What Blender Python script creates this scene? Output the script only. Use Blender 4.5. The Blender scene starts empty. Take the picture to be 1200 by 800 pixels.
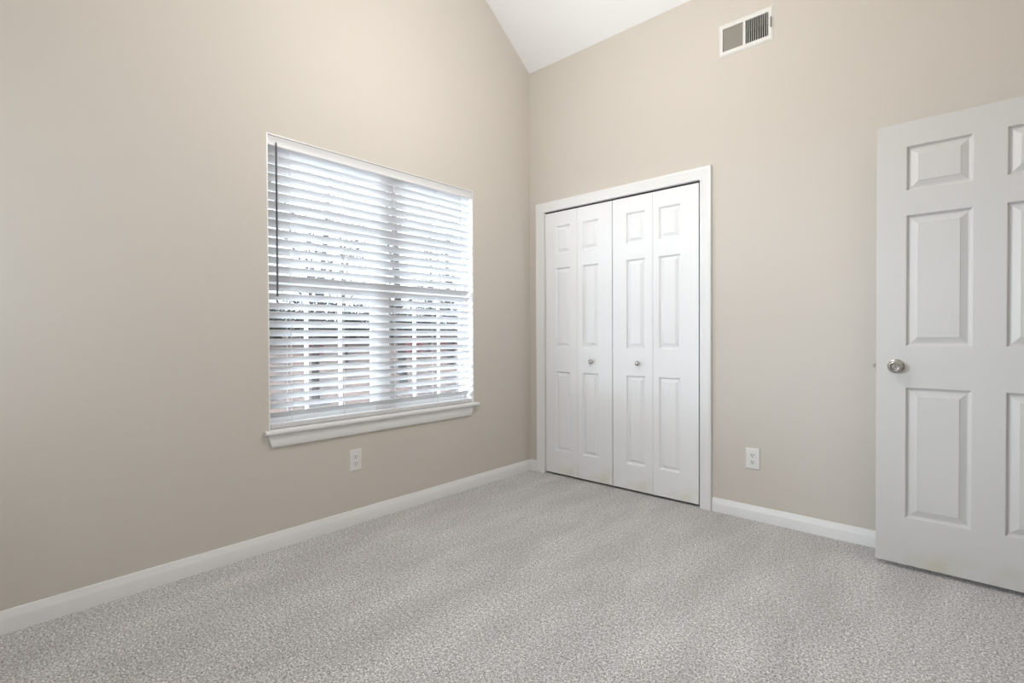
import bpy, math, random
from mathutils import Vector, Matrix
random.seed(7)
S = bpy.context.scene
C = S.collection

# ------------------------------------------------------------ camera
CAM = (2.60466, -3.10752, 1.076)
yaw, roll, pitch = 0.73385, -0.00451, -0.01167
fw = Vector((-math.sin(yaw), math.cos(yaw), 0)); rt = Vector((math.cos(yaw), math.sin(yaw), 0)); up = Vector((0, 0, 1))
fw, up = fw*math.cos(pitch) + up*math.sin(pitch), up*math.cos(pitch) - fw*math.sin(pitch)
rt, up = rt*math.cos(roll) + up*math.sin(roll), up*math.cos(roll) - rt*math.sin(roll)
cd = bpy.data.cameras.new('camera'); cam = bpy.data.objects.new('camera', cd); C.objects.link(cam)
cd.sensor_width = 36; cd.lens = 591.84*36/1200; cd.clip_start = 0.02; cd.clip_end = 300
cam.matrix_world = Matrix(((rt.x, up.x, -fw.x, CAM[0]), (rt.y, up.y, -fw.y, CAM[1]), (rt.z, up.z, -fw.z, CAM[2]), (0, 0, 0, 1)))
S.camera = cam

# ------------------------------------------------------------ room numbers
XR, YB = 3.08, -3.52            # right wall, back wall
ZC, SL = 3.16, 0.718            # ceiling height at the closet wall and its slope
YR = YB/2; ZR = ZC + SL*(-YR)   # ridge
WY0, WY1, WZ0, WZ1 = -2.045, -0.627, 0.594, 2.098   # window opening
CX0, CX1, CZ1 = 0.146, 1.375, 2.033                  # closet opening
DY0, DY1, DZ1 = -0.985, -0.203, 2.045                # doorway in the right wall
VX0, VX1, VZ0, VZ1 = 1.513, 1.764, 2.759, 2.893      # vent hole

# ------------------------------------------------------------ world, lamps, exposure
W = bpy.data.worlds.new('world'); S.world = W; W.use_nodes = True
bg = W.node_tree.nodes['Background']; bg.inputs[0].default_value = (0.88, 0.95, 1.06, 1); bg.inputs[1].default_value = 1.0
# bright hazy sky: even light plus a broad glow around the veiled sun, low to the south-west of the window
SKY, GLOW, SUNDIR = 2.7, 40.0, Vector((-0.68, -0.70, 0.12)).normalized()
wn = W.node_tree; wtc = wn.nodes.new('ShaderNodeTexCoord')
dp = wn.nodes.new('ShaderNodeVectorMath'); dp.operation = 'DOT_PRODUCT'; dp.inputs[1].default_value = SUNDIR; wn.links.new(wtc.outputs['Generated'], dp.inputs[0])
mxz = wn.nodes.new('ShaderNodeMath'); mxz.operation = 'MAXIMUM'; mxz.inputs[1].default_value = 0; wn.links.new(dp.outputs['Value'], mxz.inputs[0])
pw = wn.nodes.new('ShaderNodeMath'); pw.operation = 'POWER'; pw.inputs[1].default_value = 9; wn.links.new(mxz.outputs[0], pw.inputs[0])
ma = wn.nodes.new('ShaderNodeMath'); ma.operation = 'MULTIPLY_ADD'; ma.inputs[1].default_value = GLOW; ma.inputs[2].default_value = SKY; wn.links.new(pw.outputs[0], ma.inputs[0])
wn.links.new(ma.outputs[0], bg.inputs[1])
S.view_settings.view_transform = 'Standard'; S.view_settings.look = 'None'
S.view_settings.exposure = 0.28; S.view_settings.gamma = 1; S.view_settings.use_curve_mapping = False
PENDANT_FILL_W = 43.0  # power of the added pendant's fill light
HALL_FILL_W = 3.0  # power of the added hall fill light
def day(name, loc, rot, sx, sy, power, col, portal=False):     # daylight arriving through a window opening
    L = bpy.data.lights.new(name, 'AREA'); L.shape = 'RECTANGLE'; L.size = sx; L.size_y = sy; L.energy = power; L.color = col; L.cycles.is_portal = portal
    o = bpy.data.objects.new(name, L); C.objects.link(o); o.location = loc; o.rotation_euler = rot
day('sky_portal', (-0.16, (WY0+WY1)/2, (WZ0+WZ1)/2), (0, -math.pi/2, 0), WZ1-WZ0, WY1-WY0, 1, (1, 1, 1), True)
BWX0, BWX1, BWZ0, BWZ1 = 0.3, 1.1, 0.85, 1.9           # unseen window added behind the viewer to let fill daylight in
day('sky_portal', ((BWX0+BWX1)/2, YB - 0.13, (BWZ0+BWZ1)/2), (math.pi/2, 0, 0), BWX1-BWX0, BWZ1-BWZ0, 1, (1, 1, 1), True)

# ------------------------------------------------------------ materials
def mat(name, col, rough=0.5, metal=0.0, spec=0.5):
    m = bpy.data.materials.new(name); m.use_nodes = True
    b = m.node_tree.nodes['Principled BSDF']
    b.inputs['Base Color'].default_value = (*col, 1); b.inputs['Roughness'].default_value = rough
    b.inputs['Metallic'].default_value = metal; b.inputs['Specular IOR Level'].default_value = spec
    return m, m.node_tree, b
def add_bump(nt, b, scale, strength, dist=0.001, detail=3, coord=None):
    n = nt.nodes.new('ShaderNodeTexNoise'); n.inputs['Scale'].default_value = scale; n.inputs['Detail'].default_value = detail
    tc = nt.nodes.new('ShaderNodeTexCoord'); nt.links.new(tc.outputs['Object'], n.inputs['Vector'])
    bp = nt.nodes.new('ShaderNodeBump'); bp.inputs['Strength'].default_value = strength; bp.inputs['Distance'].default_value = dist
    nt.links.new(n.outputs['Fac'], bp.inputs['Height']); nt.links.new(bp.outputs['Normal'], b.inputs['Normal'])
    return n, tc
def ramp(nt, pos_col):
    r = nt.nodes.new('ShaderNodeValToRGB'); e = r.color_ramp.elements
    while len(e) < len(pos_col): e.new(0.5)
    for i, (p, c) in enumerate(pos_col): e[i].position = p; e[i].color = (*c, 1)
    return r
M = {}
m, nt, b = mat('wall_paint', (0.648, 0.607, 0.549), 0.85, spec=0.12); add_bump(nt, b, 220, 0.15, 0.0006); M['wall'] = m
m, nt, b = mat('ceiling_paint', (0.88, 0.89, 0.90), 0.9, spec=0.1); add_bump(nt, b, 90, 0.5, 0.003, 5); M['ceiling'] = m
m, nt, b = mat('trim_paint', (0.84, 0.845, 0.84), 0.35); add_bump(nt, b, 60, 0.04, 0.0005); M['trim'] = m
def door_paint(name, col, stain, h, mottle=0.35):
    m, nt, b = mat(name, col, 0.38)
    n, tc = add_bump(nt, b, 130, 0.10, 0.0006)
    sx = nt.nodes.new('ShaderNodeSeparateXYZ'); nt.links.new(tc.outputs['Object'], sx.inputs[0])
    mr = nt.nodes.new('ShaderNodeMapRange'); mr.inputs['From Min'].default_value = 0.0; mr.inputs['From Max'].default_value = h
    mr.inputs['To Min'].default_value = 1; mr.inputs['To Max'].default_value = 0; nt.links.new(sx.outputs['Z'], mr.inputs['Value'])
    n2 = nt.nodes.new('ShaderNodeTexNoise'); n2.inputs['Scale'].default_value = 7; n2.inputs['Detail'].default_value = 5
    nt.links.new(tc.outputs['Object'], n2.inputs['Vector'])
    r = ramp(nt, [(0.45, (0, 0, 0)), (0.72, (1, 1, 1))]); nt.links.new(n2.outputs['Fac'], r.inputs[0])
    mu = nt.nodes.new('ShaderNodeMath'); mu.operation = 'MULTIPLY'; nt.links.new(mr.outputs[0], mu.inputs[0]); nt.links.new(r.outputs[0], mu.inputs[1])
    mx = nt.nodes.new('ShaderNodeMix'); mx.data_type = 'RGBA'; mx.inputs[6].default_value = (*col, 1); mx.inputs[7].default_value = (*stain, 1)
    nt.links.new(mu.outputs[0], mx.inputs[0]); nt.links.new(mx.outputs[2], b.inputs['Base Color'])
    return m
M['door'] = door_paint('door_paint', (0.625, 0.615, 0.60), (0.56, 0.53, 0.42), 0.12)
M['leaf'] = door_paint('closet_door_paint', (0.88, 0.89, 0.90), (0.80, 0.78, 0.70), 0.16)
M['nickel'] = mat('satin_nickel', (0.50, 0.485, 0.465), 0.25, 1.0)[0]
M['plastic'] = mat('white_plastic', (0.80, 0.79, 0.76), 0.35)[0]
M['dark'] = mat('dark_slot', (0.02, 0.018, 0.015), 0.7)[0]
M['track'] = mat('black_track', (0.012, 0.012, 0.012), 0.5)[0]
M['duct'] = mat('dusty_duct', (0.07, 0.042, 0.032), 0.8)[0]
M['vent'] = mat('vent_enamel', (0.78, 0.78, 0.75), 0.4)[0]
M['wand'] = mat('smoky_acrylic', (0.10, 0.10, 0.11), 0.2)[0]
M['cord'] = mat('ladder_cord', (0.75, 0.75, 0.75), 0.8)[0]
M['vinyl'] = mat('white_vinyl', (0.85, 0.86, 0.86), 0.35)[0]
M['valance'] = mat('valance_white', (0.76, 0.76, 0.77), 0.4)[0]
# slat: white, a little translucent
m, nt, b = mat('slat_white', (0.71, 0.712, 0.715), 0.35)
tr = nt.nodes.new('ShaderNodeBsdfTranslucent'); tr.inputs[0].default_value = (0.85, 0.88, 0.92, 1)
mx = nt.nodes.new('ShaderNodeMixShader'); mx.inputs[0].default_value = 0.04
out = nt.nodes['Material Output']; nt.links.new(b.outputs[0], mx.inputs[1]); nt.links.new(tr.outputs[0], mx.inputs[2]); nt.links.new(mx.outputs[0], out.inputs[0])
M['slat'] = m
# glass: thin pane
m = bpy.data.materials.new('window_glass'); m.use_nodes = True; nt = m.node_tree; nt.nodes.clear()
o = nt.nodes.new('ShaderNodeOutputMaterial'); t = nt.nodes.new('ShaderNodeBsdfTransparent'); t.inputs[0].default_value = (0.93, 0.95, 0.95, 1)
g = nt.nodes.new('ShaderNodeBsdfGlossy'); g.inputs['Roughness'].default_value = 0.02
mx = nt.nodes.new('ShaderNodeMixShader'); mx.inputs[0].default_value = 0.06
nt.links.new(t.outputs[0], mx.inputs[1]); nt.links.new(g.outputs[0], mx.inputs[2]); nt.links.new(mx.outputs[0], o.inputs[0]); M['glass'] = m
# glowing shade of the added pendant
m = bpy.data.materials.new('lit_glass_shade'); m.use_nodes = True; b = m.node_tree.nodes['Principled BSDF']
b.inputs['Emission Color'].default_value = (1, 0.93, 0.84, 1); b.inputs['Emission Strength'].default_value = 4; M['shade'] = m
# carpet
m, nt, b = mat('cut_pile_carpet', (0.4, 0.38, 0.36), 0.95, spec=0.1)
b.inputs['Sheen Weight'].default_value = 0.25
tc = nt.nodes.new('ShaderNodeTexCoord')
n1 = nt.nodes.new('ShaderNodeTexNoise'); n1.inputs['Scale'].default_value = 160; n1.inputs['Detail'].default_value = 3; n1.inputs['Roughness'].default_value = 0.7
nt.links.new(tc.outputs['Object'], n1.inputs['Vector'])
r1 = ramp(nt, [(0.34, (0.12, 0.112, 0.106)), (0.45, (0.36, 0.345, 0.335)), (0.55, (0.55, 0.535, 0.525)), (0.68, (0.86, 0.84, 0.83))])
nt.links.new(n1.outputs['Fac'], r1.inputs[0])
# soft vacuum tracks running across the room
mp = nt.nodes.new('ShaderNodeMapping'); mp.inputs['Rotation'].default_value = (0, 0, math.radians(-9)); mp.inputs['Scale'].default_value = (2.8, 0.9, 1)
nt.links.new(tc.outputs['Object'], mp.inputs[0])
n2 = nt.nodes.new('ShaderNodeTexNoise'); n2.inputs['Scale'].default_value = 1.8; n2.inputs['Detail'].default_value = 5; n2.inputs['Roughness'].default_value = 0.6
nt.links.new(mp.outputs[0], n2.inputs['Vector'])
r2 = ramp(nt, [(0.3, (1.05, 1.045, 1.05)), (0.5, (1.19, 1.19, 1.20)), (0.68, (1.35, 1.35, 1.36))]); nt.links.new(n2.outputs['Fac'], r2.inputs[0])
mm = nt.nodes.new('ShaderNodeMix'); mm.data_type = 'RGBA'; mm.blend_type = 'MULTIPLY'; mm.inputs[0].default_value = 1
nt.links.new(r1.outputs[0], mm.inputs[6]); nt.links.new(r2.outputs[0], mm.inputs[7]); n3 = nt.nodes.new('ShaderNodeTexNoise'); n3.inputs['Scale'].default_value = 78; n3.inputs['Detail'].default_value = 2; nt.links.new(tc.outputs['Object'], n3.inputs['Vector'])
r3 = ramp(nt, [(0.33, (0.80, 0.79, 0.78)), (0.5, (1.06, 1.06, 1.06)), (0.67, (1.27, 1.27, 1.27))]); nt.links.new(n3.outputs['Fac'], r3.inputs[0])
m3 = nt.nodes.new('ShaderNodeMix'); m3.data_type = 'RGBA'; m3.blend_type = 'MULTIPLY'; m3.inputs[0].default_value = 1
nt.links.new(mm.outputs[2], m3.inputs[6]); nt.links.new(r3.outputs[0], m3.inputs[7]); nt.links.new(m3.outputs[2], b.inputs['Base Color'])
bp = nt.nodes.new('ShaderNodeBump'); bp.inputs['Strength'].default_value = 0.8; bp.inputs['Distance'].default_value = 0.006
nt.links.new(n1.outputs['Fac'], bp.inputs['Height']); nt.links.new(bp.outputs[0], b.inputs['Normal']); M['carpet'] = m
# outdoors
m, nt, b = mat('leaf_litter', (0.3, 0.2, 0.15), 0.95)
tc = nt.nodes.new('ShaderNodeTexCoord'); n1 = nt.nodes.new('ShaderNodeTexNoise'); n1.inputs['Scale'].default_value = 1.6; n1.inputs['Detail'].default_value = 8; n1.inputs['Roughness'].default_value = 0.75
nt.links.new(tc.outputs['Object'], n1.inputs['Vector'])
r1 = ramp(nt, [(0.35, (0.03, 0.026, 0.025)), (0.47, (0.05, 0.036, 0.03)), (0.56, (0.13, 0.07, 0.045)), (0.7, (0.08, 0.066, 0.06))]); nt.links.new(n1.outputs['Fac'], r1.inputs[0]); nt.links.new(r1.outputs[0], b.inputs['Base Color']); M['litter'] = m
m, nt, b = mat('grey_bark', (0.03, 0.027, 0.025), 0.95); add_bump(nt, b, 14, 0.6, 0.02); M['bark'] = m
M['evergreen'] = mat('evergreen_leaf', (0.018, 0.026, 0.016), 0.6)[0]
M['redleaf'] = mat('red_leaf', (0.17, 0.03, 0.03), 0.6)[0]

# ------------------------------------------------------------ mesh helpers
class MB:
    def __init__(s): s.v = []; s.f = []
    def add(s, vs, fs):
        k = len(s.v); s.v += [tuple(v) for v in vs]; s.f += [tuple(i + k for i in f) for f in fs]; return s
    def box(s, x0, x1, y0, y1, z0, z1):
        return s.add([(x0, y0, z0), (x1, y0, z0), (x1, y1, z0), (x0, y1, z0), (x0, y0, z1), (x1, y0, z1), (x1, y1, z1), (x0, y1, z1)],
                     [(0, 3, 2, 1), (4, 5, 6, 7), (0, 1, 5, 4), (1, 2, 6, 5), (2, 3, 7, 6), (3, 0, 4, 7)])
    def extrude(s, prof, a, b, close=True):
        # prof: list of 3D offsets (closed polygon) ; swept from a to b
        n = len(prof); a = Vector(a); b = Vector(b)
        vs = [a + Vector(p) for p in prof] + [b + Vector(p) for p in prof]
        fs = [(i, (i+1) % n, n + (i+1) % n, n + i) for i in range(n)]
        if close: fs += [tuple(reversed(range(n))), tuple(range(n, 2*n))]
        return s.add(vs, fs)
    def loft(s, rings, caps=True):
        n = len(rings[0]); vs = [v for r in rings for v in r]; fs = []
        for k in range(len(rings)-1):
            for i in range(n): fs.append((k*n+i, k*n+(i+1) % n, (k+1)*n+(i+1) % n, (k+1)*n+i))
        if caps: fs += [tuple(reversed(range(n))), tuple(range((len(rings)-1)*n, len(rings)*n))]
        return s.add(vs, fs)
    def lathe(s, prof, o, ax, seg=28, sx=1.0):
        # prof: (radius, distance along axis)
        ax = Vector(ax).normalized(); u = ax.orthogonal().normalized(); w = ax.cross(u); o = Vector(o)
        rings = [[o + ax*h + (u*math.cos(t) + w*math.sin(t))*r for t in [2*math.pi*i/seg for i in range(seg)]] for r, h in prof]
        return s.loft(rings)
    def tube(s, pts, rad, seg=6):
        rings = []
        for i, p in enumerate(pts):
            p = Vector(p); d = (Vector(pts[min(i+1, len(pts)-1)]) - Vector(pts[max(i-1, 0)])).normalized()
            u = d.cross(Vector((0.31, 0.95, 0.05))).normalized(); w = d.cross(u); r = rad[i] if isinstance(rad, (list, tuple)) else rad
            rings.append([p + (u*math.cos(t) + w*math.sin(t))*r for t in [2*math.pi*k/seg for k in range(seg)]])
        return s.loft(rings)
    def build(s, name, m, parent=None, smooth=False, bevel=0, origin=None):
        o = Vector(origin) if origin else Vector((0, 0, 0))
        me = bpy.data.meshes.new(name); me.from_pydata([tuple(Vector(v) - o) for v in s.v], [], s.f); me.materials.append(m)
        import bmesh
        bm = bmesh.new(); bm.from_mesh(me); bmesh.ops.recalc_face_normals(bm, faces=bm.faces); bm.to_mesh(me); bm.free()
        if smooth:
            me.polygons.foreach_set('use_smooth', [True]*len(me.polygons)); me.set_sharp_from_angle(angle=math.radians(38))
        ob = bpy.data.objects.new(name, me); C.objects.link(ob); ob.location = o
        if parent is not None:
            ob.parent = parent; ob.location = o - parent.location
        if bevel:
            b = ob.modifiers.new('bevel', 'BEVEL'); b.width = bevel; b.segments = 2; b.limit_method = 'ANGLE'; b.angle_limit = math.radians(40)
        return ob
def empty(name, loc):
    o = bpy.data.objects.new(name, None); C.objects.link(o); o.location = loc; o.empty_display_size = 0.05; return o
def tag(o, label, cat, group=None, kind=None):
    o['label'] = label; o['category'] = cat
    if group: o['group'] = group
    if kind: o['kind'] = kind
    return o

def holed(mb, a0, a1, z0, z1, holes, t0, t1, pt):
    """slab with rectangular holes; pt(a, t, z) gives the 3D point; holes (a0,a1,z0,z1)"""
    A = sorted(set([a0, a1] + [h[0] for h in holes] + [h[1] for h in holes])); Z = sorted(set([z0, z1] + [h[2] for h in holes] + [h[3] for h in holes]))
    def inh(a, z): return any(h[0] < a < h[1] and h[2] < z < h[3] for h in holes)
    idx = {}
    vs = []
    for i, a in enumerate(A):
        for j, z in enumerate(Z):
            for k, t in enumerate((t0, t1)): idx[i, j, k] = len(vs); vs.append(pt(a, t, z))
    fs = []
    solid = lambda i, j: 0 <= i < len(A)-1 and 0 <= j < len(Z)-1 and not inh((A[i]+A[i+1])/2, (Z[j]+Z[j+1])/2)
    for i in range(len(A)-1):
        for j in range(len(Z)-1):
            if not solid(i, j): continue
            for k in (0, 1): fs.append((idx[i, j, k], idx[i+1, j, k], idx[i+1, j+1, k], idx[i, j+1, k]))
            for (di, dj, e) in ((-1, 0, (0, 0, 0, 1)), (1, 0, (1, 0, 1, 1)), (0, -1, (0, 0, 1, 0)), (0, 1, (0, 1, 1, 1))):
                if not solid(i+di, j+dj):
                    p, q = (i+e[0], j+e[1]), (i+e[2], j+e[3])
                    fs.append((idx[(*p, 0)], idx[(*q, 0)], idx[(*q, 1)], idx[(*p, 1)]))
    return mb.add(vs, fs)

# ------------------------------------------------------------ structure: shell
st = lambda o, l, c: tag(o, l, c, kind='structure')
st(MB().box(-0.02, XR + 0.02, YB - 0.02, 0.02, -0.10, 0).build('floor', M['carpet']), 'light grey speckled cut-pile carpet covering the room floor', 'carpet')
# window wall with its gable
mb = MB(); holed(mb, YB, 0.12, -0.1, ZC, [(WY0, WY1, WZ0, WZ1)], 0, -0.15, lambda a, t, z: (t, a, z))
mb.extrude([(0, YB, ZC), (0, 0, ZC), (0, YR, ZR)], (0, 0, 0), (-0.15, 0, 0))
st(mb.build('wall_left', M['wall']), 'beige painted wall with the blinded window', 'wall')
mb = MB(); holed(mb, -0.15, XR + 0.15, -0.1, ZC + 0.1, [(CX0, CX1, -0.0999, CZ1), (VX0, VX1, VZ0, VZ1)], 0.0, 0.12, lambda a, t, z: (a, t, z))
st(mb.build('wall_closet', M['wall']), 'beige painted wall holding the closet and the air vent', 'wall')
mb = MB(); holed(mb, YB, 0.0, -0.1, ZC, [(DY0, DY1, -0.0999, DZ1)], XR, XR + 0.12, lambda a, t, z: (t, a, z))
mb.extrude([(XR, YB, ZC), (XR, 0, ZC), (XR, YR, ZR)], (0, 0, 0), (0.12, 0, 0))
st(mb.build('wall_right', M['wall']), 'beige painted wall with the doorway behind the open door', 'wall')
mb = MB(); holed(mb, -0.15, XR + 0.15, -0.1, ZC + 0.1, [(BWX0, BWX1, BWZ0, BWZ1)], YB, YB - 0.12, lambda a, t, z: (a, t, z))
st(mb.build('wall_back', M['wall']), 'beige painted wall behind the viewer', 'wall')
mb = MB(); mb.extrude([(0, 0.0, ZC), (0, YR, ZR), (0, YR, ZR + 0.15), (0, 0.13, ZC + 0.06), (0, 0.13, ZC)], (-0.16, 0, 0), (XR + 0.16, 0, 0))
mb.extrude([(0, YB, ZC), (0, YR, ZR), (0, YR, ZR + 0.15), (0, YB - 0.13, ZC + 0.06), (0, YB - 0.13, ZC)], (-0.16, 0, 0), (XR + 0.16, 0, 0))
st(mb.build('ceiling', M['ceiling']), 'white vaulted ceiling sloping up from the closet wall', 'ceiling')
# closet interior and hall beyond the doorway
mb = MB(); mb.box(CX0 - 0.15, CX0 - 0.13, 0.12, 0.75, 0, 2.5).box(CX1 + 0.2, CX1 + 0.22, 0.12, 0.75, 0, 2.5).box(CX0 - 0.15, CX1 + 0.22, 0.75, 0.77, 0, 2.5).box(CX0 - 0.15, CX1 + 0.22, 0.12, 0.77, 2.5, 2.52).box(CX0 - 0.15, CX1 + 0.22, 0.0, 0.77, -0.06, -0.005)
st(mb.build('wall_closet_inside', M['wall']), 'closet interior behind the bifold doors', 'wall')
mb = MB(); mb.box(XR + 0.12, XR + 1.3, -1.6, -1.58, 0, 2.5).box(XR + 0.12, XR + 1.3, 0.4, 0.42, 0, 2.5).box(XR + 1.3, XR + 1.32, -1.6, 0.42, 0, 2.5).box(XR + 0.12, XR + 1.32, -1.6, 0.42, 2.44, 2.5)
st(mb.build('wall_hall', M['wall']), 'hallway walls beyond the doorway', 'wall')
st(MB().box(XR - 0.01, XR + 1.32, -1.6, 0.42, -0.10, -0.002).build('floor_hall', M['carpet']), 'hallway carpet beyond the doorway', 'carpet')

# ------------------------------------------------------------ baseboards
BH, BT = 0.084, 0.013
def base_prof(nx, ny):   # profile in (out, z)
    pr = [(0, 0), (BT, 0), (BT, BH - 0.031), (BT - 0.001, BH - 0.027), (BT - 0.0045, BH - 0.017), (BT - 0.0065, BH - 0.006), (BT - 0.008, BH - 0.001), (0.003, BH), (0, BH)]
    return [(nx*p, ny*p, z) for p, z in pr]
def baseboard(name, nx, ny, a, b, label):
    return st(MB().extrude(base_prof(nx, ny), a, b).build(name, M['trim'], smooth=True), label, 'baseboard')
baseboard('baseboard_left', 1, 0, (0, YB, 0), (0, 0, 0), 'white baseboard running under the window')
baseboard('baseboard_closet_corner', 0, -1, (0, 0, 0), (0.074, 0, 0), 'short white baseboard piece between the room corner and the closet casing')
baseboard('baseboard_closet', 0, -1, (1.449, 0, 0), (XR, 0, 0), 'white baseboard between the closet casing and the open door')
baseboard('baseboard_right', -1, 0, (XR, YB, 0), (XR, DY0 - 0.075, 0), 'white baseboard on the doorway wall')
baseboard('baseboard_back', 0, 1, (0, YB, 0), (XR, YB, 0), 'white baseboard on the wall behind the viewer')

# ------------------------------------------------------------ casings (mitred colonial profile)
CP = [(0, 0.009), (0.004, 0.011), (0.016, 0.0115), (0.020, 0.0145), (0.030, 0.0165), (0.044, 0.0175), (0.054, 0.0205), (0.066, 0.0215), (0.0705, 0.019), (0.072, 0.014)]
def casing(mb, a0, a1, z1, pt, z0=0.0):
    """three-sided casing round an opening a0..a1 up to z1; pt(a, out, z)"""
    rings = []
    for (ia, iz, sa, sz) in ((a0, z0, -1, 0), (a0, z1, -1, 1), (a1, z1, 1, 1), (a1, z0, 1, 0)):
        r = [pt(ia + sa*w, d, iz + sz*w) for w, d in CP]
        r += [pt(ia + sa*0.072, 0, iz + sz*0.072), pt(ia, 0, iz)]
        rings.append(r)
    return mb.loft(rings)
mb = casing(MB(), CX0, CX1, CZ1, lambda a, o, z: (a, -o, z))
st(mb.build('trim_1', M['trim'], smooth=True), 'white moulded casing around the closet doors', 'trim')
mb = MB(); mb.box(CX0, CX0 + 0.004, 0.001, 0.12, 0, CZ1).box(CX1 - 0.004, CX1, 0.001, 0.12, 0, CZ1).box(CX0, CX1, 0.001, 0.12, CZ1 - 0.003, CZ1)
st(mb.build('trim_2', M['trim']), 'white closet jamb inside the casing', 'trim')
mb = casing(MB(), DY0, DY1, DZ1, lambda a, o, z: (XR - o, a, z)); mb.box(XR, XR + 0.12, DY0, DY0 + 0.006, 0, DZ1).box(XR, XR + 0.12, DY1 - 0.004, DY1, 0, DZ1).box(XR, XR + 0.12, DY0, DY1, DZ1 - 0.004, DZ1)
st(mb.build('trim_3', M['trim'], smooth=True), 'white casing around the doorway on the right', 'trim')
tk = MB().box(CX0 + 0.006, CX1 - 0.006, 0.006, 0.036, CZ1 - 0.010, CZ1 - 0.003).build('trim_4', M['track']); st(tk, 'black metal bifold track above the closet doors', 'track')
for x in (CX0 + 0.04, 0.735, 0.785, CX1 - 0.035):
    MB().lathe([(0.0045, 0), (0.0045, 0.006)], (x, 0.0125, CZ1 - 0.0162), (0, 0, 1), 12).build('pivot_pin', M['nickel'], tk)

# ------------------------------------------------------------ panelled door slab
PR = [(0, 0), (0.0025, 0.001), (0.009, 0.0115), (0.013, 0.0135), (0.017, 0.0130), (0.040, 0.0035), (0.0415, 0.0015)]
def slab(W, H, T, panels, k=1.0):
    """x 0..W, z 0..H, front face at y=0 (towards -y), back at y=T"""
    mb = MB(); xs = sorted(set([0, W] + [p[0] for p in panels] + [p[1] for p in panels])); zs = sorted(set([0, H] + [p[2] for p in panels] + [p[3] for p in panels]))
    def inp(x, z): return any(p[0] < x < p[1] and p[2] < z < p[3] for p in panels)
    for (y, s) in ((0, 1), (T, -1)):
        vs = [(x, y, z) for x in xs for z in zs]; n = len(zs); fs = []
        for i in range(len(xs)-1):
            for j in range(n-1):
                if not inp((xs[i]+xs[i+1])/2, (zs[j]+zs[j+1])/2): fs.append((i*n+j, (i+1)*n+j, (i+1)*n+j+1, i*n+j+1))
        mb.add(vs, fs)
        for (x0, x1, z0, z1) in panels:
            rings = [[(x0+i*k, y+s*d, z0+i*k), (x1-i*k, y+s*d, z0+i*k), (x1-i*k, y+s*d, z1-i*k), (x0+i*k, y+s*d, z1-i*k)] for i, d in PR]
            vs = [v for r in rings for v in r]; fs = [(q*4+i, q*4+(i+1) % 4, (q+1)*4+(i+1) % 4, (q+1)*4+i) for q in range(len(rings)-1) for i in range(4)]
            fs.append(tuple(range((len(rings)-1)*4, len(rings)*4))); mb.add(vs, fs)
    mb.add([(0, 0, 0), (W, 0, 0), (W, 0, H), (0, 0, H), (0, T, 0), (W, T, 0), (W, T, H), (0, T, H)], [(0, 1, 5, 4), (1, 2, 6, 5), (2, 3, 7, 6), (3, 0, 4, 7)])
    return mb
def weld(o):
    import bmesh
    bm = bmesh.new(); bm.from_mesh(o.data); bmesh.ops.remove_doubles(bm, verts=bm.verts, dist=1e-5); bmesh.ops.recalc_face_normals(bm, faces=bm.faces); bm.to_mesh(o.data); bm.free(); return o

# closet: two bifold pairs
LB, LT = 0.016, 2.018
ZP = [(0.19, 0.80), (0.985, 1.592), (1.702, 1.912)]
def leaf(x0, x1, px0, px1, parent, knobx=None, dy=0.0):
    mb = slab(x1-x0, LT-LB, 0.032, [(px0-x0, px1-x0, a-LB, b-LB) for a, b in ZP], 0.80)
    o = weld(mb.build('leaf', M['leaf'])); o.parent = parent; o.location = Vector((x0, 0.002+dy, LB)) - parent.location
    if knobx:
        kb = MB().lathe([(0.0075, 0), (0.0065, 0.008), (0.009, 0.013), (0.0145, 0.018), (0.0165, 0.023), (0.015, 0.028), (0.009, 0.031), (0.001, 0.032)], (knobx, 0.002+dy, 0.885), (0, -1, 0)).build('knob', M['nickel'], smooth=True)
        kb.parent = o; kb.location = -Vector((x0, 0.002+dy, LB)); kb['label'] = 'small round brushed nickel knob'
    return o
d2 = st(empty('door_2', (0.16, 0.0, 0.0)), 'left pair of white panelled bifold closet doors', 'closet door')
leaf(0.157, 0.4545, 0.253, 0.389, d2); leaf(0.4565, 0.7485, 0.499, 0.636, d2, 0.586)
d3 = st(empty('door_3', (1.36, 0.0, 0.0)), 'right pair of white panelled bifold closet doors', 'closet door')
leaf(0.7545, 1.0555, 0.860, 1.002, d3, 0.955); leaf(1.0575, 1.3635, 1.099, 1.246, d3)

# open six-panel door
DXL, DXR, DYF, DT, DB, DTOP = 2.286, 3.054, -0.197, 0.035, 0.020, 2.035
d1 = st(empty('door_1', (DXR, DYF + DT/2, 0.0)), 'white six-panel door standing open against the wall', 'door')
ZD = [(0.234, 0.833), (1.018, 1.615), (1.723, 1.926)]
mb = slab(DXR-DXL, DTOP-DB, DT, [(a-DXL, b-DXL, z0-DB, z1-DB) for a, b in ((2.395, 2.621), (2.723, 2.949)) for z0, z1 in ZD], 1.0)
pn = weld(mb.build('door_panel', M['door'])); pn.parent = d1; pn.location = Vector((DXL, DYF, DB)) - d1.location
kx, kz = 2.360, 0.928
rose = [(0.0325, 0), (0.0325, 0.003), (0.030, 0.006), (0.022, 0.009), (0.015, 0.010)]
kprof = [(0.0135, 0.008), (0.012, 0.020), (0.016, 0.028), (0.024, 0.034), (0.0265, 0.041), (0.0262, 0.048), (0.023, 0.055), (0.0185, 0.0575), (0.0155, 0.0565), (0.0125, 0.0500), (0.0050, 0.0498), (0.0042, 0.0545), (0.0005, 0.0548)]
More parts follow.
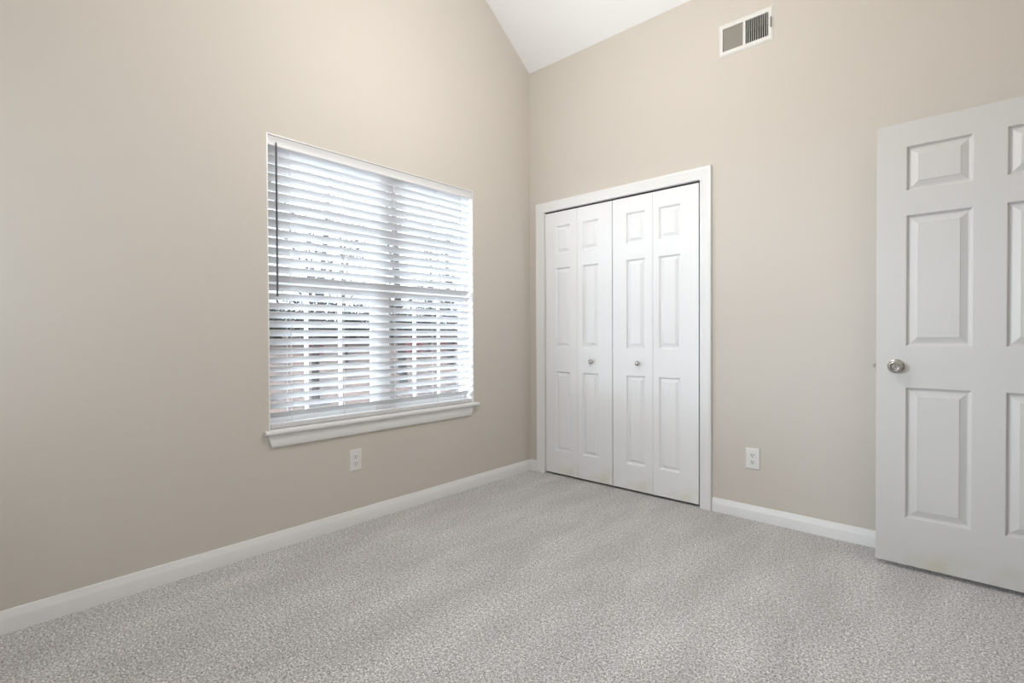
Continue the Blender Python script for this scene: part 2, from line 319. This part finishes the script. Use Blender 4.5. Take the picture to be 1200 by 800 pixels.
for sgn, y, nm in ((-1, DYF, 'front'), (1, DYF+DT, 'back')):
    kb = MB().lathe(kprof, (kx, y, kz), (0, sgn, 0), 32).build('door_knob', M['nickel'], d1, smooth=True); kb['label'] = 'round satin nickel door knob'
    MB().lathe(rose, (kx, y, kz), (0, sgn, 0), 32).build('rose', M['nickel'], kb, smooth=True).location = (0, 0, 0)
    kb.location = -d1.location
for kb in [o for o in d1.children if o.name.startswith('door_knob')]:
    kb.location = -d1.location
lt = MB().box(DXL - 0.0015, DXL + 0.001, DYF + 0.006, DYF + DT - 0.006, kz - 0.028, kz + 0.028).build('latch_plate', M['nickel'], d1); 
MB().add([(DXL - 0.001, DYF + 0.010, kz-0.008), (DXL - 0.001, DYF + 0.026, kz-0.008), (DXL - 0.012, DYF + 0.012, kz-0.008), (DXL - 0.012, DYF+0.010, kz-0.008),
          (DXL - 0.001, DYF + 0.010, kz+0.008), (DXL - 0.001, DYF + 0.026, kz+0.008), (DXL - 0.012, DYF + 0.012, kz+0.008), (DXL - 0.012, DYF+0.010, kz+0.008)],
         [(0, 1, 2, 3), (4, 5, 6, 7), (0, 1, 5, 4), (1, 2, 6, 5), (2, 3, 7, 6), (3, 0, 4, 7)]).build('latch', M['nickel'], d1)
for z in (0.25, 1.05, 1.82):
    MB().tube([(DXR + 0.007, DYF - 0.004, z - 0.045), (DXR + 0.007, DYF - 0.004, z + 0.045)], 0.006, 10).box(DXR - 0.001, DXR + 0.006, DYF, DYF + 0.03, z - 0.044, z + 0.044).build('hinge', M['nickel'], d1)

# ------------------------------------------------------------ window: jamb, stool, apron, two double-hung units
mb = MB(); XO = -0.145
t = 0.006
mb.box(XO, -0.0005, WY0, WY0 + t, WZ0, WZ1).box(XO, -0.0005, WY1 - t, WY1, WZ0, WZ1).box(XO, -0.0005, WY0 + t, WY1 - t, WZ1 - t, WZ1)
st(mb.build('trim_5', M['trim']), 'white reveal lining the window opening', 'trim')
stool = [(-0.145, 0, WZ0 - 0.012), (0.026, 0, WZ0 - 0.012), (0.032, 0, WZ0 - 0.008), (0.034, 0, WZ0 - 0.001), (0.032, 0, WZ0 + 0.006), (0.027, 0, WZ0 + 0.0095), (-0.145, 0, WZ0 + 0.0095)]
mb = MB(); mb.extrude(stool, (0, WY0 + 0.001, 0), (0, WY1 - 0.001, 0))
horn = [(0.0005, 0, WZ0 - 0.012)] + stool[1:6] + [(0.0005, 0, WZ0 + 0.0095)]
mb.extrude(horn, (0, WY0 - 0.026, 0), (0, WY0 + 0.001, 0)); mb.extrude(horn, (0, WY1 - 0.001, 0), (0, WY1 + 0.026, 0))
st(mb.build('trim_6', M['trim'], smooth=True), 'white window stool projecting below the blind', 'window sill')
ap = [(0, 0, 0), (0.010, 0, 0), (0.0145, 0, 0.006), (0.0145, 0, 0.052), (0.012, 0, 0.058), (0.012, 0, 0.066), (0, 0, 0.066)]
ap = [(x, y, z + WZ0 - 0.012 - 0.066) for x, y, z in ap]
n = len(ap); A = [(x, WY0 + 0.010 - (z - ap[0][2])*0.30 - 0.0, z) for x, y, z in ap]; B = [(x, WY1 - 0.036 + (z - ap[0][2])*0.30, z) for x, y, z in ap]
st(MB().loft([A, B]).build('trim_7', M['trim'], smooth=True), 'white apron board under the window stool', 'trim')
XG = -0.108
MY = (WY0 + WY1)/2
st(MB().box(-0.145, -0.078, MY - 0.028, MY + 0.028, WZ0 + 0.01, WZ1 - t).build('trim_8', M['vinyl'], bevel=0.002), 'white mullion post between the two window units', 'trim')
ZM = 1.346
for k, (y0, y1) in enumerate(((WY0 + t, MY - 0.028), (MY + 0.028, WY1 - t))):
    w = st(empty('window_%d' % (k+1), (XG, (y0+y1)/2, WZ0 + 0.01)), ('left' if k == 0 else 'right') + ' double-hung window with white grid behind the blind', 'window')
    z0, z1 = WZ0 + 0.0095, WZ1 - t; q = 0.012
    mb = MB(); holed(mb, y0, y1, z0, z1, [(y0 + q, y1 - q, z0 + q, z1 - q)], -0.143, -0.080, lambda a, tt, z: (tt, a, z)); mb.build('frame', M['vinyl'], w)
    for nm, zz0, zz1, xa, xb in (('lower_sash', z0 + q, ZM + 0.017, -0.106, -0.084), ('upper_sash', ZM - 0.017, z1 - q, -0.134, -0.112)):
        e = 0.022; g0, g1, h0, h1 = y0 + q + e, y1 - q - e, zz0 + (0.045 if nm == 'lower_sash' else 0.032), zz1 - (0.032 if nm == 'lower_sash' else 0.03)
        mb = MB(); holed(mb, y0 + q, y1 - q, zz0, zz1, [(g0, g1, h0, h1)], xa, xb, lambda a, tt, z: (tt, a, z)); sash = mb.build(nm, M['vinyl'], w)
        xm = (xa + xb)/2
        p = MB().box(xm - 0.002, xm + 0.002, g0, g1, h0, h1).build('pane', M['glass']); p.parent = sash; p.location = -w.location + Vector((0, 0, 0)) - sash.location
        mb = MB()
        for i in (1, 2):
            yy = g0 + (g1-g0)*i/3; mb.box(xm - 0.006, xm + 0.006, yy - 0.009, yy + 0.009, h0, h1)
        zz = (h0 + h1)/2; mb.box(xm - 0.0055, xm + 0.0055, g0, g1, zz - 0.009, zz + 0.009)
        gr = mb.build('grille', M['vinyl']); gr.parent = sash; gr.location = -w.location - sash.location

w = st(empty('window_3', ((BWX0+BWX1)/2, YB - 0.06, BWZ0)), 'unseen fixed window added behind the viewer to brighten the room', 'window')  # added opening, out of view, admits extra sky light
mb = MB(); holed(mb, BWX0, BWX1, BWZ0, BWZ1, [(BWX0 + 0.02, BWX1 - 0.02, BWZ0 + 0.02, BWZ1 - 0.02)], YB - 0.09, YB - 0.03, lambda a, tt, z: (a, tt, z)); mb.build('frame', M['vinyl'], w)
MB().box(BWX0 + 0.02, BWX1 - 0.02, YB - 0.062, YB - 0.058, BWZ0 + 0.02, BWZ1 - 0.02).build('pane', M['glass'], w)

# ------------------------------------------------------------ the blind
bl = tag(empty('window_blind', (-0.036, MY, WZ0 + 0.01)), 'wide white faux-wood horizontal blind with tilted slats hanging in the window', 'blind')
BY0, BY1 = WY0 + t + 0.006, WY1 - t - 0.010
val = [(-0.012, 0, 2.041), (-0.002, 0, 2.040), (0.0, 0, 2.044), (-0.001, 0, 2.049), (-0.005, 0, 2.052), (-0.0055, 0, 2.076), (-0.002, 0, 2.081), (-0.001, 0, 2.088), (-0.012, 0, 2.088)]
MB().extrude(val, (0, WY0 + t + 0.0005, 0), (0, WY1 - t - 0.0035, 0)).build('valance', M['valance'], bl, smooth=True)
MB().box(-0.062, -0.014, BY0, BY1, 2.046, 2.086).build('headrail', M['slat'], bl)
mb = MB(); TH = math.radians(39); P0, PT = 1.048, 0.0467
slat_z = [P0 + PT*k for k in range(-8, 22)]
for zc in slat_z:
    th = TH + random.uniform(-0.02, 0.02); dz = random.uniform(-0.0008, 0.0008)
    top, bot = [], []
    for i in range(7):
        s = -0.025 + 0.05*i/6; c = 0.0018*(1 - (s/0.025)**2)
        for lst, h in ((top, c + 0.0013), (bot, c - 0.0013)):
            lst.append((-0.036 + s*math.cos(th) - h*math.sin(th), 0, zc + dz + s*math.sin(th) + h*math.cos(th)))
    mb.extrude(top + bot[::-1], (0, BY0, 0), (0, BY1, 0))
mb.build('slats', M['slat'], bl, smooth=True)
MB().box(-0.058, -0.012, BY0, BY1, 0.606, 0.631).build('bottom_rail', M['slat'], bl, bevel=0.004)
for yy in (-1.925, -1.625, -1.285, -0.95, -0.735):
    mb = MB()
    for xx in (-0.0125, -0.0595): mb.tube([(xx, yy, 0.632), (xx, yy, 2.046)], 0.0009, 5)
    mb.tube([(-0.012, yy + 0.004, 0.632), (-0.012, yy + 0.004, 2.046)], 0.0006, 5)
    mb.build('ladder_cord', M['cord'], bl)
for yy in (-1.95, -1.285, -0.74):
    MB().lathe([(0.006, 0), (0.006, 0.003), (0.003, 0.004)], (-0.012, yy, 0.619), (1, 0, 0), 12).build('cord_button', M['valance'], bl)
MB().tube([(0.002, -1.998, 2.058), (0.0025, -1.998, 2.03), (0.004, -1.9985, 1.66), (0.004, -1.999, 1.28)], [0.0032, 0.0048, 0.0048, 0.0052], 8).build('wand', M['wand'], bl, smooth=True)['label'] = 'dark grey tilt wand'

# ------------------------------------------------------------ outlets
def outlet(name, pos, rz, label):
    """built facing -y at the origin then turned"""
    root = empty(name, (0, 0, 0))
    w, h = 0.038, 0.0605
    ring = lambda i, y: [(-w+i, y, -h+i), (w-i, y, -h+i), (w-i, y, h-i), (-w+i, y, h-i)]
    MB().loft([ring(0, 0), ring(0, -0.003), ring(0.002, -0.0055), ring(0.004, -0.0062)]).build('cover_plate', M['plastic'], root)
    for s in (-1, 1):
        cz = s*0.0195; pts = []
        for i in range(32):
            a = 2*math.pi*i/32; pts.append((max(-0.0168, min(0.0168, 0.0185*math.cos(a))), max(-0.0140, min(0.0140, 0.0185*math.sin(a)))))
        r = MB().loft([[(x, -0.006, cz+z) for x, z in pts], [(x, -0.0085, cz+z) for x, z in pts], [(x*0.95, -0.009, cz+z*0.95) for x, z in pts]]).build('receptacle', M['plastic'], root)
        MB().box(-0.0080, -0.0050, -0.0094, -0.0088, cz - 0.001, cz + 0.0085).box(0.0048, 0.0078, -0.0094, -0.0088, cz, cz + 0.0078).lathe([(0.0032, 0), (0.0032, 0.0006)], (0, -0.0088, cz - 0.0072), (0, -1, 0), 12).build('slot', M['dark'], r)
    MB().lathe([(0.0032, 0), (0.003, 0.001), (0.0005, 0.0014)], (0, -0.0062, 0), (0, -1, 0), 12).build('screw', M['plastic'], root)
    root.rotation_euler = (0, 0, rz); root.location = pos
    return tag(root, label, 'outlet')
outlet('electrical_outlet', (0, -1.566, 0.368), math.pi/2, 'white duplex electrical outlet on the beige wall below the window')
outlet('electrical_outlet', (1.682, 0, 0.356), 0, 'white duplex electrical outlet right of the closet above the baseboard')

# ------------------------------------------------------------ air vent
vx0, vx1, vz0, vz1 = 1.488, 1.791, 2.730, 2.924
vt = tag(empty('air_vent', ((vx0+vx1)/2, 0, vz0)), 'white rectangular metal air vent high on the closet wall', 'air vent')
def vr(i, y, hole=False):
    a, b_, c, d = (VX0, VX1, VZ0, VZ1) if hole else (vx0, vx1, vz0, vz1)
    return [(a+i, y, c+i), (b_-i, y, c+i), (b_-i, y, d-i), (a+i, y, d-i)]
mb = MB(); mb.loft([vr(0, -0.0002), vr(0.002, -0.003), vr(0.011, -0.0085), vr(0.0, -0.0085, True), vr(0.0, 0.004, True)], caps=False)
mb.build('frame', M['vent'], vt)
xm = 1.634
MB().box(xm - 0.0065, xm + 0.0065, -0.0088, 0.002, VZ0, VZ1).build('centre_bar', M['vent'], vt)
vm = mat('vent_vane', (0.50, 0.48, 0.43), 0.5)[0]
def vane(x, ang, m=vm):
    L = 0.0075; dx, dy = L*math.sin(ang), L*math.cos(ang)
    return MB().extrude([(x - dx - 0.0006, 0.001 - dy, 0), (x - dx + 0.0006, 0.001 - dy, 0), (x + dx + 0.0006, 0.001 + dy, 0), (x + dx - 0.0006, 0.001 + dy, 0)], (0, 0, VZ0), (0, 0, VZ1)).build('vane', m, vt)
for i in range(11): vane(VX0 + 0.008 + i*0.0101, math.radians(40))
for i in range(10): vane(xm + 0.0135 + i*0.0118, math.radians(-27), M['vent'])
MB().box(1.777, 1.7805, -0.020, -0.008, 2.800, 2.855).build('damper_lever', mat('lever_grey', (0.25, 0.22, 0.24), 0.4)[0], vt)
for x in (vx0 + 0.012, vx1 - 0.012):
    MB().lathe([(0.004, 0), (0.0035, 0.0015), (0.0005, 0.002)], (x, -0.0075, (vz0+vz1)/2), (0, -1, 0), 10).build('screw', M['vent'], vt)
mb = MB(); mb.loft([vr(0.0, 0.006, True), vr(0.0, 0.115, True)], caps=False); mb.add(vr(0, 0.115, True), [(0, 1, 2, 3)])
mb.build('duct', M['duct'], vt)

# ------------------------------------------------------------ pendant added out of view above the frame to brighten the room
LZ, LX, LY = 2.78, 1.35, -1.50
ZL = ZC - SL*LY - 0.002
lamp = tag(empty('fill_pendant', (LX, LY, LZ)), 'round white glass pendant added out of view to brighten the room', 'lamp')
MB().lathe([(0.06, ZL-LZ), (0.06, ZL-LZ-0.03), (0.008, ZL-LZ-0.04), (0.008, 0.10), (0.04, 0.09), (0.04, 0.07)], (LX, LY, LZ), (0, 0, 1), 24).build('rod', M['nickel'], lamp, smooth=True)
MB().lathe([(0.03, 0.085), (0.09, 0.05), (0.12, 0.0), (0.09, -0.06), (0.04, -0.09), (0.001, -0.10)], (LX, LY, LZ), (0, 0, 1), 32).build('glass_shade', M['shade'], lamp, smooth=True)
def point(name, loc, power, rad, col):
    L = bpy.data.lights.new(name, 'POINT'); L.energy = power; L.shadow_soft_size = rad; L.color = col
    o = bpy.data.objects.new(name, L); C.objects.link(o); o.location = loc; return o
# added fill: two point lights, one below the shade and one above
for dz, e in ((-0.26, 0.72), (0.24, 0.28)): point('pendant_fill', (LX, LY, LZ + dz), PENDANT_FILL_W*e, 0.12, (1.0, 0.97, 0.935))
point('hall_fill', (XR + 0.7, -0.7, 2.1), HALL_FILL_W, 0.15, (1.0, 0.93, 0.85))  # unseen light added in the hall as fill through the doorway

# ------------------------------------------------------------ outdoors
def gz(x): return -0.45 + 0.075*max(0, -x - 2)
g = MB(); vs = []; fs = []; nx, ny = 24, 30
for i in range(nx):
    for j in range(ny):
        x = -0.2 - 30*i/(nx-1); y = -12 + 50*j/(ny-1); vs.append((x, y, gz(x) + random.uniform(-0.05, 0.05)))
for i in range(nx-1):
    for j in range(ny-1): fs.append((i*ny+j, (i+1)*ny+j, (i+1)*ny+j+1, i*ny+j+1))
st(g.add(vs, fs).build('floor_yard', M['litter'], smooth=True), 'brown leaf-covered ground outside the window', 'ground')
def branch(mb, p, d, L, r, lev):
    pts = [Vector(p)]; n = 5; rad = [r]
    for i in range(n):
        d = (d + Vector((random.uniform(-1, 1), random.uniform(-1, 1), random.uniform(-0.3, 0.6)))*0.11).normalized(); pts.append(pts[-1] + d*L/n); rad.append(r*(1 - 0.75*(i+1)/n))
    mb.tube(pts, rad, 6 if lev == 0 else 4)
    if lev < 3:
        for k in range((13, 6, 3)[lev]):
            t = random.uniform(0.28, 0.97) if lev == 0 else random.uniform(0.25, 1); i = min(int(t*n), n-1); q = pts[i].lerp(pts[i+1], t*n - i)
            a = random.uniform(0, 6.28); nd = (d*0.6 + Vector((math.cos(a), math.sin(a), random.uniform(0.1, 0.7)))).normalized()
            branch(mb, q, nd, L*random.uniform(0.22, 0.34), max(rad[i]*0.5, 0.010), lev + 1)
for k in range(8):
    x = (-7, -13.5, -10, -16.5)[k % 4]; u = (k + 0.5)/8
    # spread over the wedge of ground seen through the window
    s = (CAM[0] - x)/CAM[0]; y = CAM[1] + s*((-2.1 - CAM[1]) + u*(1.55)); 
    if k == 0: x = -6.0; y = CAM[1] + (CAM[0]-x)/CAM[0]*(-1.80 - CAM[1])
    z = gz(x) - 0.1; mb = MB(); branch(mb, (x, y, z), Vector((0, 0, 1)), random.uniform(4.5, 6.5), random.uniform(0.06, 0.13), 0)
    tag(mb.build('tree', M['bark'], smooth=True, origin=(x, y, z)), 'bare grey tree standing outside, glimpsed through the blind slats', 'tree', 'bare trees in the woods outside the window')
def shrub(name, x, y, w, h, m, label, group, n=900, base=None):
    z = (gz(x) if base is None else base); root = tag(empty(name, (x, y, z)), label, 'shrub', group); mb = MB()
    for i in range(n):
        a = random.uniform(0, 6.28); r = random.random()**0.5; c = Vector((x + w*0.5*r*math.cos(a), y + w*0.5*r*math.sin(a), z + 0.12 + (h-0.12)*random.random()*(1 - 0.55*r*r)))
        d = Vector((random.uniform(-1, 1), random.uniform(-1, 1), random.uniform(-0.6, 1))).normalized(); e = d.orthogonal().normalized(); s = random.uniform(0.035, 0.07)*(0.6 + w*0.35)
        mb.add([c - d*s, c - e*s*0.45, c + d*s, c + e*s*0.45 + d*0.01], [(0, 1, 2, 3)])
    mb.build('foliage', m, root)
    mb = MB()
    for i in range(5):
        a = 1.257*i; mb.tube([(x, y, z - 0.05), (x + 0.15*w*math.cos(a), y + 0.15*w*math.sin(a), z + h*0.4), (x + 0.25*w*math.cos(a), y + 0.25*w*math.sin(a), z + h*0.8)], [0.02, 0.014, 0.006], 5)
    mb.build('stem', M['bark'], root); return root
def yat(x, yw): return CAM[1] + (CAM[0] - x)/CAM[0]*(yw - CAM[1])
for k in range(9):
    x = (-18.5, -21.2)[k % 2]; yw = -2.14 + 1.66*k/8
    shrub('evergreen_shrub', x, yat(x, yw), 2.5, random.uniform(1.8, 2.5), M['evergreen'], 'dark evergreen bush behind the bare trees outside, glimpsed through the blind', 'dark evergreen bushes outside the window', 2600)
for x, yw, w, h, lab in ((-12.0, -1.16, 1.0, 0.85, 'red-leaved shrub outside, seen through the slats just right of the middle mullion'), (-13, -1.80, 0.5, 0.75, 'small red-leaved shrub outside, leftmost of the three red ones seen through the slats'),
                         (-13, -0.86, 0.9, 0.75, 'red-leaved shrub outside, rightmost of the three red ones seen through the slats')):
    shrub('red_shrub', x, yat(x, yw), w, h, M['redleaf'], lab, 'red-leaved shrubs outside the window', 700)
